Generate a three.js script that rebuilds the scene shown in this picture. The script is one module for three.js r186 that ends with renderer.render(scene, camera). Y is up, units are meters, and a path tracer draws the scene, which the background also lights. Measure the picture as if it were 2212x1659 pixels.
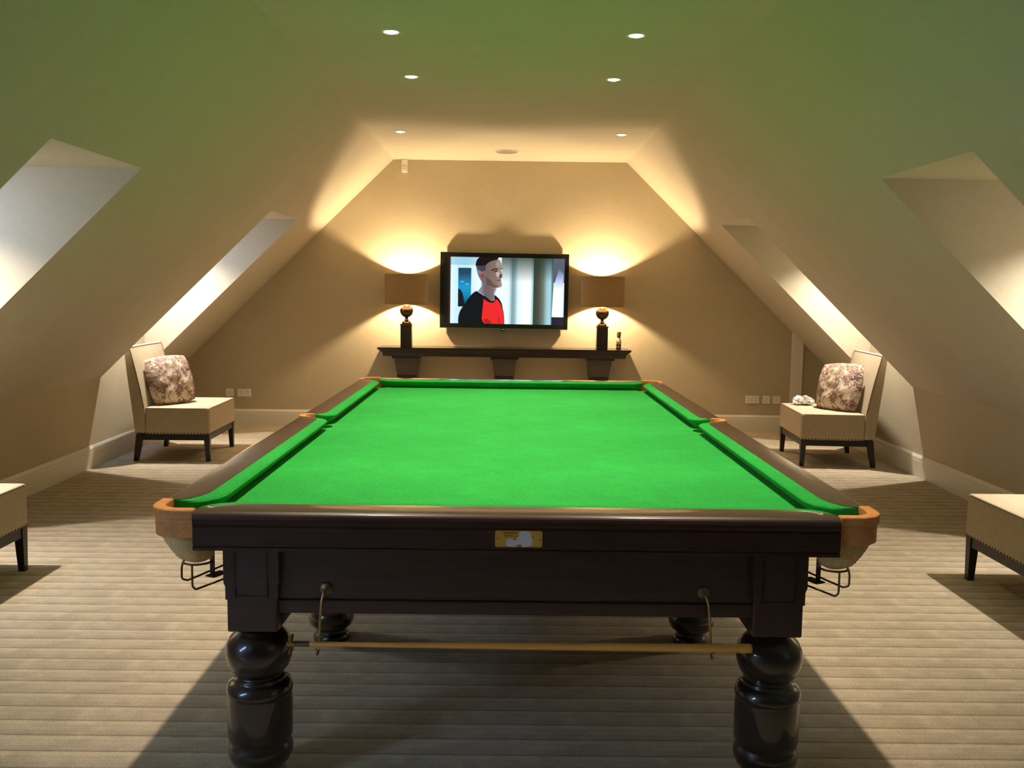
import * as THREE from 'three';
import { RoundedBoxGeometry } from 'three/addons/geometries/RoundedBoxGeometry.js';
import { mergeGeometries, mergeVertices, toCreasedNormals } from 'three/addons/utils/BufferGeometryUtils.js';
import { RectAreaLightUniformsLib } from 'three/addons/lights/RectAreaLightUniformsLib.js';

// ───────────── camera, sky, exposure ─────────────
const scene = new THREE.Scene();
const camera = new THREE.PerspectiveCamera(2 * Math.atan(829.5 / 1998) * 180 / Math.PI, 2212 / 1659, 0.05, 100);
camera.position.set(0, 1.534, 0);
camera.quaternion.setFromRotationMatrix(new THREE.Matrix4().makeBasis(
  new THREE.Vector3(0.99990141, 0.01293013, 0.00547625),
  new THREE.Vector3(-0.01229887, 0.99462558, -0.10280419),
  new THREE.Vector3(-0.00677609, 0.1027267, 0.99468654)));
const renderer = new THREE.WebGLRenderer({ antialias: true });
renderer.toneMapping = THREE.LinearToneMapping;
renderer.toneMappingExposure = 0.47;
renderer.shadowMap.enabled = true;
scene.background = new THREE.Color().setRGB(20, 31, 49);          // bright overcast sky outside the roof windows
RectAreaLightUniformsLib.init();

const WARM = new THREE.Color().setRGB(1, 0.84, 0.64);                // ceiling downlights
const REVEAL = new THREE.Color().setRGB(1, 0.91, 0.77);              // downlights in the roof-window heads
const TUNGSTEN = new THREE.Color().setRGB(1, 0.74, 0.43);            // table lamp bulbs
const CEIL_CD = 27, REVEAL_CD = 48, LAMP_CD = 18;

// ───────────── small helpers ─────────────
let seed = 7;
const rnd = () => { seed |= 0; seed = seed + 0x6D2B79F5 | 0; let t = Math.imul(seed ^ seed >>> 15, 1 | seed); t = t + Math.imul(t ^ t >>> 7, 61 | t) ^ t; return ((t ^ t >>> 14) >>> 0) / 4294967296; };
const hash = (x, y) => { let h = Math.imul(x, 374761393) + Math.imul(y, 668265263) | 0; h = Math.imul(h ^ h >>> 13, 1274126177); return ((h ^ h >>> 16) >>> 0) / 4294967296; };
const smooth = t => t * t * (3 - 2 * t);
function vnoise(x, y, px, py) {                                       // value noise that wraps every px, py cells
  const xi = Math.floor(x), yi = Math.floor(y), fx = smooth(x - xi), fy = smooth(y - yi);
  const w = (a, n) => ((a % n) + n) % n;
  const a = hash(w(xi, px), w(yi, py)), b = hash(w(xi + 1, px), w(yi, py)), c = hash(w(xi, px), w(yi + 1, py)), d = hash(w(xi + 1, px), w(yi + 1, py));
  return a + (b - a) * fx + (c - a) * fy + (a - b - c + d) * fx * fy;
}
function tex(w, h, fn, srgb = true) {                                 // fn(u, v, x, y) -> [r, g, b] in 0..1
  const d = new Uint8Array(w * h * 4);
  for (let y = 0; y < h; y++) for (let x = 0; x < w; x++) {
    const c = fn(x / w, y / h, x, y), i = (y * w + x) * 4;
    for (let k = 0; k < 3; k++) d[i + k] = Math.max(0, Math.min(255, Math.round(c[k] * 255)));
    d[i + 3] = 255;
  }
  const t = new THREE.DataTexture(d, w, h);
  t.wrapS = t.wrapT = THREE.RepeatWrapping; t.magFilter = THREE.LinearFilter; t.minFilter = THREE.LinearMipmapLinearFilter; t.generateMipmaps = true;
  if (srgb) t.colorSpace = THREE.SRGBColorSpace;
  t.needsUpdate = true;
  return t;
}
const rep = (t, sx, sy) => { t.repeat.set(1 / sx, 1 / sy); return t; };  // one tile covers sx x sy metres
const taken = {};
function numbered(n) { if (!(n in taken)) { taken[n] = 0; return n; } return `${n}_${String(++taken[n]).padStart(3, '0')}`; }
function metreUV(g) {                                                 // box-projected uv in metres
  g = g.index ? g.toNonIndexed() : g;
  const p = g.attributes.position, uv = new Float32Array(p.count * 2), a = new THREE.Vector3(), b = new THREE.Vector3(), c = new THREE.Vector3();
  for (let i = 0; i < p.count; i += 3) {
    a.fromBufferAttribute(p, i); b.fromBufferAttribute(p, i + 1).sub(a); c.fromBufferAttribute(p, i + 2).sub(a); b.cross(c);
    const nx = Math.abs(b.x), ny = Math.abs(b.y), nz = Math.abs(b.z);
    for (let k = 0; k < 3; k++) {
      const x = p.getX(i + k), y = p.getY(i + k), z = p.getZ(i + k);
      const q = ny >= nx && ny >= nz ? [x, z] : nx >= nz ? [z, y] : [x, y];
      uv[(i + k) * 2] = q[0]; uv[(i + k) * 2 + 1] = q[1];
    }
  }
  g.setAttribute('uv', new THREE.BufferAttribute(uv, 2));
  return g;
}
function clean(g) {
  g = g.index ? g.toNonIndexed() : g;
  for (const k of Object.keys(g.attributes)) if (!['position', 'normal', 'uv'].includes(k)) g.deleteAttribute(k);
  if (!g.attributes.normal) g.computeVertexNormals();
  return g;
}
function join(list) { const l = (Array.isArray(list) ? list : [list]).map(clean); return l.length === 1 ? l[0] : mergeGeometries(l); }
function mesh(name, geo, mat, parent, keepUV) {
  let g = join(geo);
  if (!keepUV) g = metreUV(g);
  const m = new THREE.Mesh(g, mat); m.castShadow = m.receiveShadow = true;
  m.name = parent && parent !== scene ? name : numbered(name);
  (parent || scene).add(m);
  return m;
}
function tag(o, label, category, group) { o.userData.label = label; o.userData.category = category; if (group) o.userData.group = group; return o; }
function struct(o, label, category) { o.userData.kind = 'structure'; if (label) o.userData.label = label; if (category) o.userData.category = category; return o; }
function thing(name, label, category, x, y, z, turn = 0, group) {
  const o = new THREE.Group(); o.name = numbered(name); o.position.set(x, y, z); o.rotation.y = turn; scene.add(o);
  return tag(o, label, category, group);
}
const box = (w, h, d, x = 0, y = 0, z = 0) => new THREE.BoxGeometry(w, h, d).translate(x, y, z);
const rbox = (w, h, d, r, x = 0, y = 0, z = 0, s = 3) => new RoundedBoxGeometry(w, h, d, s, r).translate(x, y, z);
const cyl = (r0, r1, h, x, y, z, n = 32) => new THREE.CylinderGeometry(r0, r1, h, n).translate(x, y, z);
const V = (x, y, z) => new THREE.Vector3(x, y, z);
const tube = (pts, r, n = 24, s = 8, tension = 0.05) => new THREE.TubeGeometry(new THREE.CatmullRomCurve3(pts.map(p => V(...p)), false, 'catmullrom', tension), n, r, s, false);
const lathe = (pts, n = 48) => new THREE.LatheGeometry(pts.map(p => new THREE.Vector2(p[0], p[1])), n);
function prism(pts, z0, z1, bevel = 0) {                              // polygon in x, y swept from z0 to z1
  const s = new THREE.Shape(pts.map(p => new THREE.Vector2(p[0], p[1])));
  return new THREE.ExtrudeGeometry(s, { depth: z1 - z0 - 2 * bevel, bevelEnabled: bevel > 0, bevelThickness: bevel, bevelSize: bevel, bevelOffset: -bevel, bevelSegments: 3, curveSegments: 12 }).translate(0, 0, z0 + bevel);
}
function plan(pts, y0, y1, bevel = 0) {                               // polygon in x, z raised from y0 to y1
  const s = new THREE.Shape(pts.map(p => new THREE.Vector2(p[0], -p[1])));
  return new THREE.ExtrudeGeometry(s, { depth: y1 - y0 - 2 * bevel, bevelEnabled: bevel > 0, bevelThickness: bevel, bevelSize: bevel, bevelOffset: -bevel, bevelSegments: 3 }).rotateX(-Math.PI / 2).translate(0, y0 + bevel, 0);
}
const lin = (r, g, b) => new THREE.Color().setRGB(r, g, b);
const std = o => new THREE.MeshStandardMaterial(o);
const phys = o => new THREE.MeshPhysicalMaterial(o);

// ───────────── materials ─────────────
const plasterBump = rep(tex(256, 256, (u, v) => { const n = 0.5 * vnoise(u * 24, v * 24, 24, 24) + 0.5 * vnoise(u * 90, v * 90, 90, 90); return [n, n, n]; }, false), 0.5, 0.5);
const paintTone = (r, g, b) => rep(tex(256, 256, (u, v) => { const n = 0.5 * vnoise(u * 6, v * 6, 6, 6) + 0.5 * vnoise(u * 50, v * 50, 50, 50); const k = 1 + (n - 0.5) * 0.035; return [r * k, g * k, b * k]; }), 1.3, 1.3);
const wallM = std({ map: paintTone(0.715, 0.662, 0.56), roughness: 0.92, bumpMap: plasterBump, bumpScale: 0.0006 });
const ceilM = std({ map: paintTone(0.775, 0.735, 0.655), roughness: 0.95, bumpMap: plasterBump, bumpScale: 0.0006 });
const whiteWood = std({ color: 0xdcd6c8, roughness: 0.38, bumpMap: plasterBump, bumpScale: 0.0002 });
const whitePlastic = std({ color: 0xe9e4da, roughness: 0.35 });
const PITCH = 0.108;
const carpetProfile = t => {                                          // tone of the loop rows across one stripe repeat
  let k = 1;
  if (t < 0.045) k = 0.68; else if (t < 0.30) k = 1.05; else if (t < 0.36) k = 0.95; else if (t < 0.42) k = 1.02; else if (t < 0.47) k = 0.94;
  else if (t < 0.55) k = 1.02; else if (t < 0.60) k = 0.93; else if (t < 0.67) k = 1.01; else if (t < 0.72) k = 0.92; else if (t < 0.92) k = 0.95; else k = 0.90;
  return k;
};
const carpetMap = rep(tex(1024, 1024, (u, v, x, y) => {
  const t = (v * 4) % 1, k = carpetProfile(t) * (0.90 + 0.20 * vnoise(u * 220, v * 150, 220, 150)) * (0.95 + 0.10 * vnoise(u * 9, v * 9, 9, 9));
  const loop = 0.97 + 0.06 * Math.sin(u * Math.PI * 2 * 110) * Math.sin(v * Math.PI * 2 * 64);
  return [0.715 * k * loop, 0.655 * k * loop, 0.56 * k * loop];
}), PITCH * 4, PITCH * 4);
const carpetBump = rep(tex(1024, 1024, (u, v) => {
  const t = (v * 4) % 1; const rib = 0.5 + 0.5 * Math.cos(v * Math.PI * 2 * 64);
  const n = (t < 0.05 ? 0.1 : 0.6) * (0.6 + 0.4 * rib) + 0.35 * vnoise(u * 220, v * 150, 220, 150); return [n, n, n];
}, false), PITCH * 4, PITCH * 4);
const carpetM = std({ map: carpetMap, bumpMap: carpetBump, bumpScale: 0.003, roughness: 1 });
const feltMap = rep(tex(512, 512, (u, v) => { const n = 0.5 * vnoise(u * 170, v * 170, 170, 170) + 0.3 * vnoise(u * 60, v * 60, 60, 60) + 0.2 * vnoise(u * 7, v * 7, 7, 7), k = 0.86 + 0.28 * n; return [0.10 * k, 0.625 * k, 0.225 * k]; }), 0.5, 0.5);
const feltBump = rep(tex(256, 256, (u, v) => { const n = vnoise(u * 120, v * 120, 120, 120); return [n, n, n]; }, false), 0.2, 0.2);
const feltM = phys({ map: feltMap, bumpMap: feltBump, bumpScale: 0.0004, roughness: 1, sheen: 0.3, sheenColor: lin(0.05, 0.4, 0.1), sheenRoughness: 0.6 });
function woodTex(r, g, b, amt, across) {
  return tex(512, 512, (u, v) => {
    const a = across ? v : u, l = across ? u : v;
    const n = 0.6 * vnoise(a * 48 + 2 * vnoise(a * 4, l * 2, 4, 2), l * 3, 48, 3) + 0.4 * vnoise(a * 150, l * 8, 150, 8), k = 1 + (n - 0.5) * amt; return [r * k, g * k, b * k];
  });
}
const mahoganyM = phys({ map: rep(woodTex(0.20, 0.075, 0.058, 0.7, true), 0.6, 0.35), roughness: 0.42, clearcoat: 1, clearcoatRoughness: 0.13 });
const legWoodM = phys({ map: rep(woodTex(0.10, 0.04, 0.034, 0.7, false), 0.35, 0.6), roughness: 0.4, clearcoat: 1, clearcoatRoughness: 0.05 });
const darkWoodM = phys({ map: rep(woodTex(0.105, 0.055, 0.045, 0.7, true), 0.6, 0.35), roughness: 0.4, clearcoat: 0.6, clearcoatRoughness: 0.15 });
const wengeM = std({ map: rep(woodTex(0.10, 0.07, 0.06, 0.6, false), 0.25, 0.4), roughness: 0.4 });
const ashM = phys({ map: rep(woodTex(0.97, 0.68, 0.32, 0.2, true), 0.8, 0.1), roughness: 0.35, clearcoat: 0.6, clearcoatRoughness: 0.1 });
const leatherBump = rep(tex(256, 256, (u, v) => { const n = 0.6 * vnoise(u * 64, v * 64, 64, 64) + 0.4 * vnoise(u * 20, v * 20, 20, 20); return [n, n, n]; }, false), 0.12, 0.12);
const leatherM = std({ map: rep(tex(256, 256, (u, v) => { const k = 0.95 + 0.10 * vnoise(u * 20, v * 20, 20, 20); return [0.86 * k, 0.57 * k, 0.31 * k]; }), 0.2, 0.2), roughness: 0.55, bumpMap: leatherBump, bumpScale: 0.0008 });
const stitchM = std({ color: 0xd8bd8a, roughness: 0.8 });
const brassM = std({ color: lin(0.62, 0.42, 0.16), metalness: 1, roughness: 0.32 });
const oldBrassM = std({ color: lin(0.20, 0.145, 0.07), metalness: 0.9, roughness: 0.45 });
const netM = std({ map: rep(tex(128, 128, (u, v) => { const k = 0.85 + 0.3 * vnoise(u * 30, v * 30, 30, 30); return [0.95 * k, 0.80 * k, 0.55 * k]; }), 0.05, 0.05), roughness: 0.9 });
const linenBump = rep(tex(512, 512, (u, v) => { const n = 0.5 + 0.22 * Math.sin(u * Math.PI * 2 * 100) + 0.22 * Math.sin(v * Math.PI * 2 * 100) + 0.2 * (vnoise(u * 128, v * 24, 128, 24) - 0.5); return [n, n, n]; }, false), 0.2, 0.2);
const linenM = std({ map: rep(tex(512, 512, (u, v) => { const k = 0.91 + 0.09 * vnoise(u * 160, v * 20, 160, 20) + 0.09 * vnoise(u * 20, v * 160, 20, 160); return [0.72 * k, 0.655 * k, 0.55 * k]; }), 0.3, 0.3), roughness: 0.85, bumpMap: linenBump, bumpScale: 0.0008 });
const pipingM = std({ color: 0x6d5b45, roughness: 0.8 });
const studM = std({ color: lin(0.10, 0.075, 0.05), metalness: 0.8, roughness: 0.4 });
const shadeM = phys({ map: rep(tex(256, 256, (u, v) => { const k = 0.86 + 0.14 * vnoise(u * 100, v * 14, 100, 14) + 0.14 * vnoise(u * 14, v * 100, 14, 100); return [0.58 * k, 0.48 * k, 0.33 * k]; }), 0.14, 0.14), roughness: 1, transmission: 0.06, thickness: 0, side: THREE.DoubleSide });
const bronzeM = std({ color: lin(0.06, 0.047, 0.034), metalness: 0.85, roughness: 0.18 });
const plinthM = phys({ map: rep(woodTex(0.09, 0.06, 0.05, 0.6, false), 0.2, 0.4), roughness: 0.4, clearcoat: 0.5, clearcoatRoughness: 0.2 });
const blackM = phys({ color: 0x0b0b0c, roughness: 0.3, clearcoat: 0.6, clearcoatRoughness: 0.1 });
const silverM = std({ color: lin(0.55, 0.54, 0.52), metalness: 0.9, roughness: 0.35 });
const bulbM = std({ color: 0xffffff, emissive: lin(1, 0.9, 0.72), emissiveIntensity: 18 });
const lampBulbM = std({ color: 0xffffff, emissive: lin(1, 0.78, 0.45), emissiveIntensity: 14 });

// crewel-work cushion print: cream ground with brown, plum and sage flowers
const flowers = Array.from({ length: 120 }, () => ({ x: rnd(), y: rnd(), r: 0.03 + 0.065 * rnd(), p: 3 + Math.floor(rnd() * 4), a: rnd() * 6.28, c: Math.floor(rnd() * 5) }));
const dyes = [[0.47, 0.31, 0.24], [0.49, 0.34, 0.35], [0.62, 0.46, 0.38], [0.56, 0.51, 0.40], [0.34, 0.25, 0.23]];
const crewelM = std({
  map: tex(512, 512, (u, v) => {
    let c = [0.80, 0.73, 0.64];
    const vine = Math.abs(Math.sin(u * 14 + 2.4 * Math.sin(v * 9)) + 0.5 * Math.sin(v * 17));
    if (vine < 0.13) c = [0.50, 0.42, 0.30];
    for (const f of flowers) {
      let dx = u - f.x, dy = v - f.y; dx -= Math.round(dx); dy -= Math.round(dy);
      const d = Math.hypot(dx, dy), th = Math.atan2(dy, dx) + f.a, rr = f.r * (0.72 + 0.28 * Math.cos(th * f.p));
      if (d < rr) { const q = d / rr, D = dyes[f.c]; c = q < 0.3 ? dyes[(f.c + 2) % 5] : q > 0.82 ? [0.70, 0.58, 0.49] : D; }
    }
    const k = 0.88 + 0.24 * vnoise(u * 120, v * 120, 120, 120);
    return c.map(x => x * k);
  }), roughness: 0.6, bumpMap: linenBump, bumpScale: 0.0006
});

// ───────────── the room ─────────────
const XC = 0.02, HALF = 3.47, KNEE = 0.735, CEIL = 2.885, CH = 1.245, FAR = 10.05, BACK = -2.5;
const M_SL = (CEIL - KNEE) / (HALF - CH);
const xs = h => HALF - (h - KNEE) / M_SL;                             // half width of the sloped ceiling at height h
const HEAD = 2.155, DEPTH = 1.2, T = 0.12;
const SHALLOW = 0.35;  // roof depth at the unseen nearest bays, shaped to let in more daylight
const OPEN = [[0.6, 1.2, SHALLOW], [4.10, 5.10, DEPTH], [7.86, 8.84, DEPTH]];   // roof-window bays, as distance from the camera, and how deep they are
struct(mesh('floor', box(2 * HALF + 0.4, 0.1, FAR - BACK + 0.3, XC, -0.05, -(FAR + BACK) / 2), carpetM), 'beige loop-pile carpet with fine cross stripes', 'carpet');
struct(mesh('ceiling', box(2 * CH + 0.3, 0.2, FAR - BACK + 0.3, XC, CEIL + 0.1, -(FAR + BACK) / 2), ceilM), 'flat cream ceiling with recessed lights', 'ceiling');
struct(mesh('wall_far', box(2 * HALF + 0.6, 3.3, 0.2, XC, 1.55, -FAR - 0.1), wallM), 'beige gable wall behind the screen', 'wall');
struct(mesh('wall_near', box(2 * HALF + 0.6, 3.3, 0.2, XC, 1.55, -BACK + 0.1), wallM), 'beige gable wall', 'wall');
const hOut = D => KNEE + (D - T) * M_SL, hPane = D => KNEE + D * M_SL;       // where the outer face meets the knee wall's back and front
for (const [side, s] of [['left', -1], ['right', 1]]) {
  const flip = pts => pts.map(([x, y]) => [XC + s * x, y]);
  const full = D => flip([[HALF, KNEE], [CH, CEIL], [CH, CEIL + 0.22], [CH + D, CEIL], [HALF + T, hOut(D)], [HALF + T, KNEE]]);
  const over = D => flip([[xs(HEAD), HEAD], [CH, CEIL], [CH, CEIL + 0.22], [CH + D, CEIL], [xs(HEAD) + D, HEAD]]);
  const lining = D => flip([[HALF, KNEE], [HALF, hPane(D)], [HALF + T, hOut(D)], [HALF + T, KNEE]]);
  const slope = [], wall = [];
  const solid = [[BACK - 0.1, OPEN[0][0], SHALLOW], [OPEN[0][1], 1.85, SHALLOW], [1.85, OPEN[1][0], DEPTH], [OPEN[1][1], OPEN[2][0], DEPTH], [OPEN[2][1], FAR + 0.1, DEPTH]];
  for (const [a, b, D] of solid) slope.push(prism(full(D), -b, -a));
  for (const [a, b, D] of OPEN) { slope.push(prism(over(D), -b, -a)); wall.push(prism(lining(D), -b, -a)); }
  struct(mesh(`ceiling_${side}_slope`, slope, ceilM), `sloping cream ceiling on the ${side} with deep window bays`, 'ceiling');
  wall.push(box(T, KNEE, FAR - BACK + 0.2, XC + s * (HALF + T / 2), KNEE / 2, -(FAR + BACK) / 2));
  struct(mesh(`wall_${side}`, wall, wallM), 'low beige knee wall under the sloping ceiling', 'wall');
  // skirting board with a moulded top edge
  const sk = flip([[HALF, 0], [HALF - 0.020, 0], [HALF - 0.020, 0.140], [HALF - 0.017, 0.146], [HALF - 0.019, 0.152], [HALF - 0.017, 0.168], [HALF - 0.009, 0.180], [HALF - 0.007, 0.186], [HALF, 0.186]]);
  struct(mesh(`baseboard_${side}`, prism(sk, -FAR, -BACK), whiteWood), 'white moulded skirting board', 'skirting board');
}
const skf = [[0, 0], [0.020, 0], [0.020, 0.140], [0.017, 0.146], [0.019, 0.152], [0.017, 0.168], [0.009, 0.180], [0.007, 0.186], [0, 0.186]];
struct(mesh('baseboard_far', prism(skf, XC - HALF + 0.02, XC + HALF - 0.02).rotateY(-Math.PI / 2).translate(0, 0, -FAR).applyMatrix4(new THREE.Matrix4()), whiteWood), 'white moulded skirting board', 'skirting board');
{ // the prism above was turned so that its length runs across the room: put it right way round
  const b = scene.getObjectByName('baseboard_far'); b.geometry.computeBoundingBox(); const c = b.geometry.boundingBox;
  b.geometry.translate(XC - (c.min.x + c.max.x) / 2, 0, -FAR + 0.0001 - c.min.z);
}
struct(mesh('trim_1', [rbox(0.125, 0.93, 0.035, 0.006, 3.17, 0.186 + 0.465, -FAR + 0.0175)], whiteWood), 'narrow white boxed pipe casing standing against the wall', 'casing');

// roof windows in the bays; the nearest pair is unseen, added for daylight
const glassM = phys({ color: 0xffffff, transmission: 1, roughness: 0, thickness: 0, ior: 1.5 });
const addedBlindM = phys({ color: lin(0.80, 0.78, 0.72), roughness: 1, transmission: 0.35, thickness: 0, side: THREE.DoubleSide });
let wn = 0;
for (const s of [-1, 1]) for (const [k, [a, b, D]] of OPEN.entries()) {
  const g = new THREE.Group(); g.name = `window_${++wn}`; scene.add(g); struct(g, 'timber roof window at the back of the sloping bay', 'window');
  const x0 = HALF, y0 = hPane(D), x1 = xs(HEAD) + D, y1 = HEAD, L = Math.hypot(x1 - x0, y1 - y0), ang = Math.atan2(y1 - y0, x0 - x1);
  g.position.set(XC + s * (x0 + x1) / 2, (y0 + y1) / 2, -(a + b) / 2); g.rotation.z = s > 0 ? -ang : ang;
  const W = b - a, f = 0.05;
  mesh('frame', [box(L, 0.06, f, 0, 0.03, W / 2 - f / 2), box(L, 0.06, f, 0, 0.03, -W / 2 + f / 2), box(f, 0.06, W - 2 * f, L / 2 - f / 2, 0.03, 0), box(f, 0.06, W - 2 * f, -L / 2 + f / 2, 0.03, 0)], whiteWood, g);
  mesh('pane', box(L - 2 * f, 0.004, W - 2 * f, 0, 0.035, 0), glassM, g);
  if (s > 0) mesh('added_blind', box(L - 0.09, 0.002, W - 0.09, 0, 0.004, 0), addedBlindM, g);  // unseen blind, added to dim the daylight from the right-hand windows
}

// ───────────── lights ─────────────
function downlight(x, y, z, label, group, cd, col, angle, pen, name = 'recessed_downlight') {
  const g = thing(name, label, 'ceiling light', x, y, z, 0, group);
  mesh('trim_ring', lathe([[0.0375, 0.0], [0.0375, -0.004], [0.044, -0.007], [0.052, -0.005], [0.054, 0.0]], 32), whitePlastic, g);
  mesh('bulb', lathe([[0, -0.013], [0.014, -0.012], [0.026, -0.008], [0.037, -0.002], [0.037, 0.0], [0, 0.0]], 24), bulbM, g);
  const l = new THREE.SpotLight(col, cd, 0, angle, pen, 2); l.position.set(0, -0.016, 0); l.target.position.set(0, -1, 0); l.shadow.radius = 1.4; l.castShadow = true; l.name = 'spot';
  g.add(l); g.add(l.target); l.target.name = 'aim';
  return g;
}
const rows = [[3.0, 0.652], [4.04, 0.652], [5.085, 0.652], [6.128, 0.652], [8.25, 0.965]];
for (const [d, hx] of rows) for (const s of [-1, 1]) {
  const where = d > 7 ? `small round recessed ceiling light nearest the ${s < 0 ? 'alarm sensor' : 'corner without the alarm sensor'}` : 'small round recessed ceiling light above the snooker table';
  downlight(XC + s * hx, CEIL, -d, where, 'recessed ceiling lights', CEIL_CD, WARM, 0.70, 0.9);
}
for (const s of [-1, 1]) for (const [a, b] of OPEN.slice(1))
  downlight(XC + s * 3.08, HEAD, -(a + b) / 2, `small recessed light in the window bay above ${s < 0 ? (a > 6 ? 'the chair holding only a cushion' : 'the empty chair on the alarm sensor side') : (a > 6 ? 'the chair with the wrapper' : 'the empty chair on the bottle side')}`, 'window bay lights', REVEAL_CD, REVEAL, 1.06, 1.0, 'bay_downlight');

// ───────────── snooker table ─────────────
const table = thing('snooker_table', 'full-size snooker table with green cloth and dark mahogany frame', 'snooker table', 0.038, 0, -4.51);
{
  const HW = 1.055, HL = 1.97, TOP = 0.90, BED = 0.846;
  // slate bed under green cloth, bitten out at the six pockets
  const a = 0.945, b = 1.86, r = 0.095, rm = 0.058, pts = [];
  const arc = (cx, cz, R, t0, t1) => { for (let i = 0; i <= 14; i++) { const t = t0 + (t1 - t0) * i / 14; pts.push([cx + R * Math.cos(t), cz + R * Math.sin(t)]); } };
  const P = Math.PI;
  arc(a, b, r, 1.5 * P, P); arc(-a, b, r, 2 * P, 1.5 * P); arc(-a, 0, rm, 0.5 * P, -0.5 * P); arc(-a, -b, r, 0.5 * P, 0); arc(a, -b, r, P, 0.5 * P); arc(a, 0, rm, 1.5 * P, 0.5 * P);
  mesh('bed_cloth', plan(pts, BED - 0.012, BED), feltM, table);
  const pts2 = pts.map(([x, z]) => [x * 0.995, z * 0.997]);
  mesh('slate_bed', plan(pts2, BED - 0.055, BED - 0.012), std({ color: 0x3a3c3e, roughness: 0.9 }), table);
  // polished wooden rails (outer face at d = 0, towards the cloth at d = 0.115)
  const rail = [[0.115, 0.8985], [0.085, TOP], ...Array.from({ length: 13 }, (_, i) => { const t = i / 12 * 1.75; return [0.024 - 0.024 * Math.sin(t), 0.876 + 0.024 * Math.cos(t)]; }), [0.006, 0.864], [0.006, 0.860], [0.0025, 0.858], [0.0025, 0.807], [0.0065, 0.805], [0.0065, 0.801], [0.002, 0.799], [0.002, 0.790], [0.115, 0.790]];
  // nose line of the cushions: straight, then sweeping back round the rail ends into the pockets
  const nose = (t, L, b0, b1, e0, e1) => { if (t < b0) return e0 + (0.165 - e0) * Math.sqrt(Math.max(0, 1 - (1 - t / b0) ** 2)); if (t > L - b1) return e1 + (0.165 - e1) * Math.sqrt(Math.max(0, 1 - (1 - (L - t) / b1) ** 2)); return 0.165; };
  const stations = (L, b0, b1) => { const st = []; for (let i = 0; i <= 20; i++) st.push(b0 * (1 - Math.cos(i / 20 * P / 2))); for (let i = 1; i < 4; i++) st.push(b0 + (L - b0 - b1) * i / 4); for (let i = 0; i <= 20; i++) st.push(L - b1 * (1 - Math.cos((20 - i) / 20 * P / 2))); return st; };
  function loft(l0, L, b0, b1, section, crease) {
    const st = stations(L, b0, b1), pos = [], idx = []; let n = 0;
    for (const t of st) { const q = section(t); n = q.length; for (const [d, y] of q) pos.push(-d, y, l0 + t); }
    for (let i = 0; i < st.length - 1; i++) for (let j = 0; j < n; j++) { const p = i * n + j, q = i * n + (j + 1) % n; idx.push(p, q, p + n, q, q + n, p + n); }
    for (let j = 1; j < n - 1; j++) { idx.push(0, j + 1, j); const o = (st.length - 1) * n; idx.push(o, o + j, o + j + 1); }
    const g = new THREE.BufferGeometry(); g.setAttribute('position', new THREE.Float32BufferAttribute(pos, 3)); g.setIndex(idx); g.computeVertexNormals();
    return toCreasedNormals(g, crease);
  }
  const cush = [[-0.010, 0.8985], [0.024, 0.8975], [0.041, 0.8955], [0.049, 0.8925], [0.052, 0.888], [0.050, 0.883], [0.036, 0.866], [0.020, 0.846], [-0.010, 0.846]];   // measured from 0.052 behind the nose
  const railGeo = (l0, l1, b0, b1, e0, e1) => { const L = l1 - l0; return loft(l0, L, b0, b1, t => { const lim = nose(t, L, b0, b1, e0, e1) - 0.050; return rail.map(([d, y]) => [Math.min(d, Math.max(lim, 0.004 + d * 0.02)), y]).reverse(); }, 0.5); };
  const cushion = (l0, l1, b0, b1, e0, e1) => { const L = l1 - l0; return loft(l0, L, b0, b1, t => { const n = nose(t, L, b0, b1, e0, e1) - 0.052; return cush.map(([d, y]) => [n + d, y]); }, 0.9); };
  const ends = [[-1.815, -0.055], [0.055, 1.815]];
  for (const s of [1, -1]) for (const [l0, l1] of ends) {
    const turn = s > 0 ? 0 : P, z0 = s > 0 ? [l0, l1] : [-l1, -l0];
    const mid0 = Math.abs(z0[0]) < 0.1, B0 = mid0 ? 0.075 : 0.14, B1 = mid0 ? 0.14 : 0.075, E0 = mid0 ? 0.105 : 0.088, E1 = mid0 ? 0.088 : 0.105;
    mesh('side_rail', railGeo(...z0, B0, B1, E0, E1).translate(HW, 0, 0).rotateY(turn), mahoganyM, table);
    mesh('cushion', cushion(...z0, B0, B1, E0, E1).translate(HW, 0, 0).rotateY(turn), feltM, table);
  }
  for (const s of [1, -1]) {
    const turn = s > 0 ? -P / 2 : P / 2;
    mesh('end_rail', railGeo(-0.912, 0.912, 0.14, 0.14, 0.088, 0.088).translate(HL, 0, 0).rotateY(turn), mahoganyM, table);
    mesh('cushion', cushion(-0.912, 0.912, 0.14, 0.14, 0.088, 0.088).translate(HL, 0, 0).rotateY(turn), feltM, table);
  }
  // tan leather pocket covers, nets and ball runners at the corners
  const corner = (o, Ro, Ri, inn) => {                                // horseshoe outline around the corner
    const q = [], ox = HW - 0.006 - o, oz = HL - 0.006 - o, w = 0.033;
    q.push([0.913, oz]); for (let i = 0; i <= 10; i++) { const t = P / 2 * (1 - i / 10); q.push([ox - Ro + Ro * Math.cos(t), oz - Ro + Ro * Math.sin(t)]); }
    q.push([ox, 1.816]); q.push([HW - 0.006 - w - inn, 1.816]);
    const ix = HW - 0.006 - w - inn, iz = HL - 0.006 - w - inn;
    for (let i = 0; i <= 10; i++) { const t = P / 2 * i / 10; q.push([ix - Ri + Ri * Math.cos(t), iz - Ri + Ri * Math.sin(t)]); }
    q.push([0.913, iz]);
    return q;
  };
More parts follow.
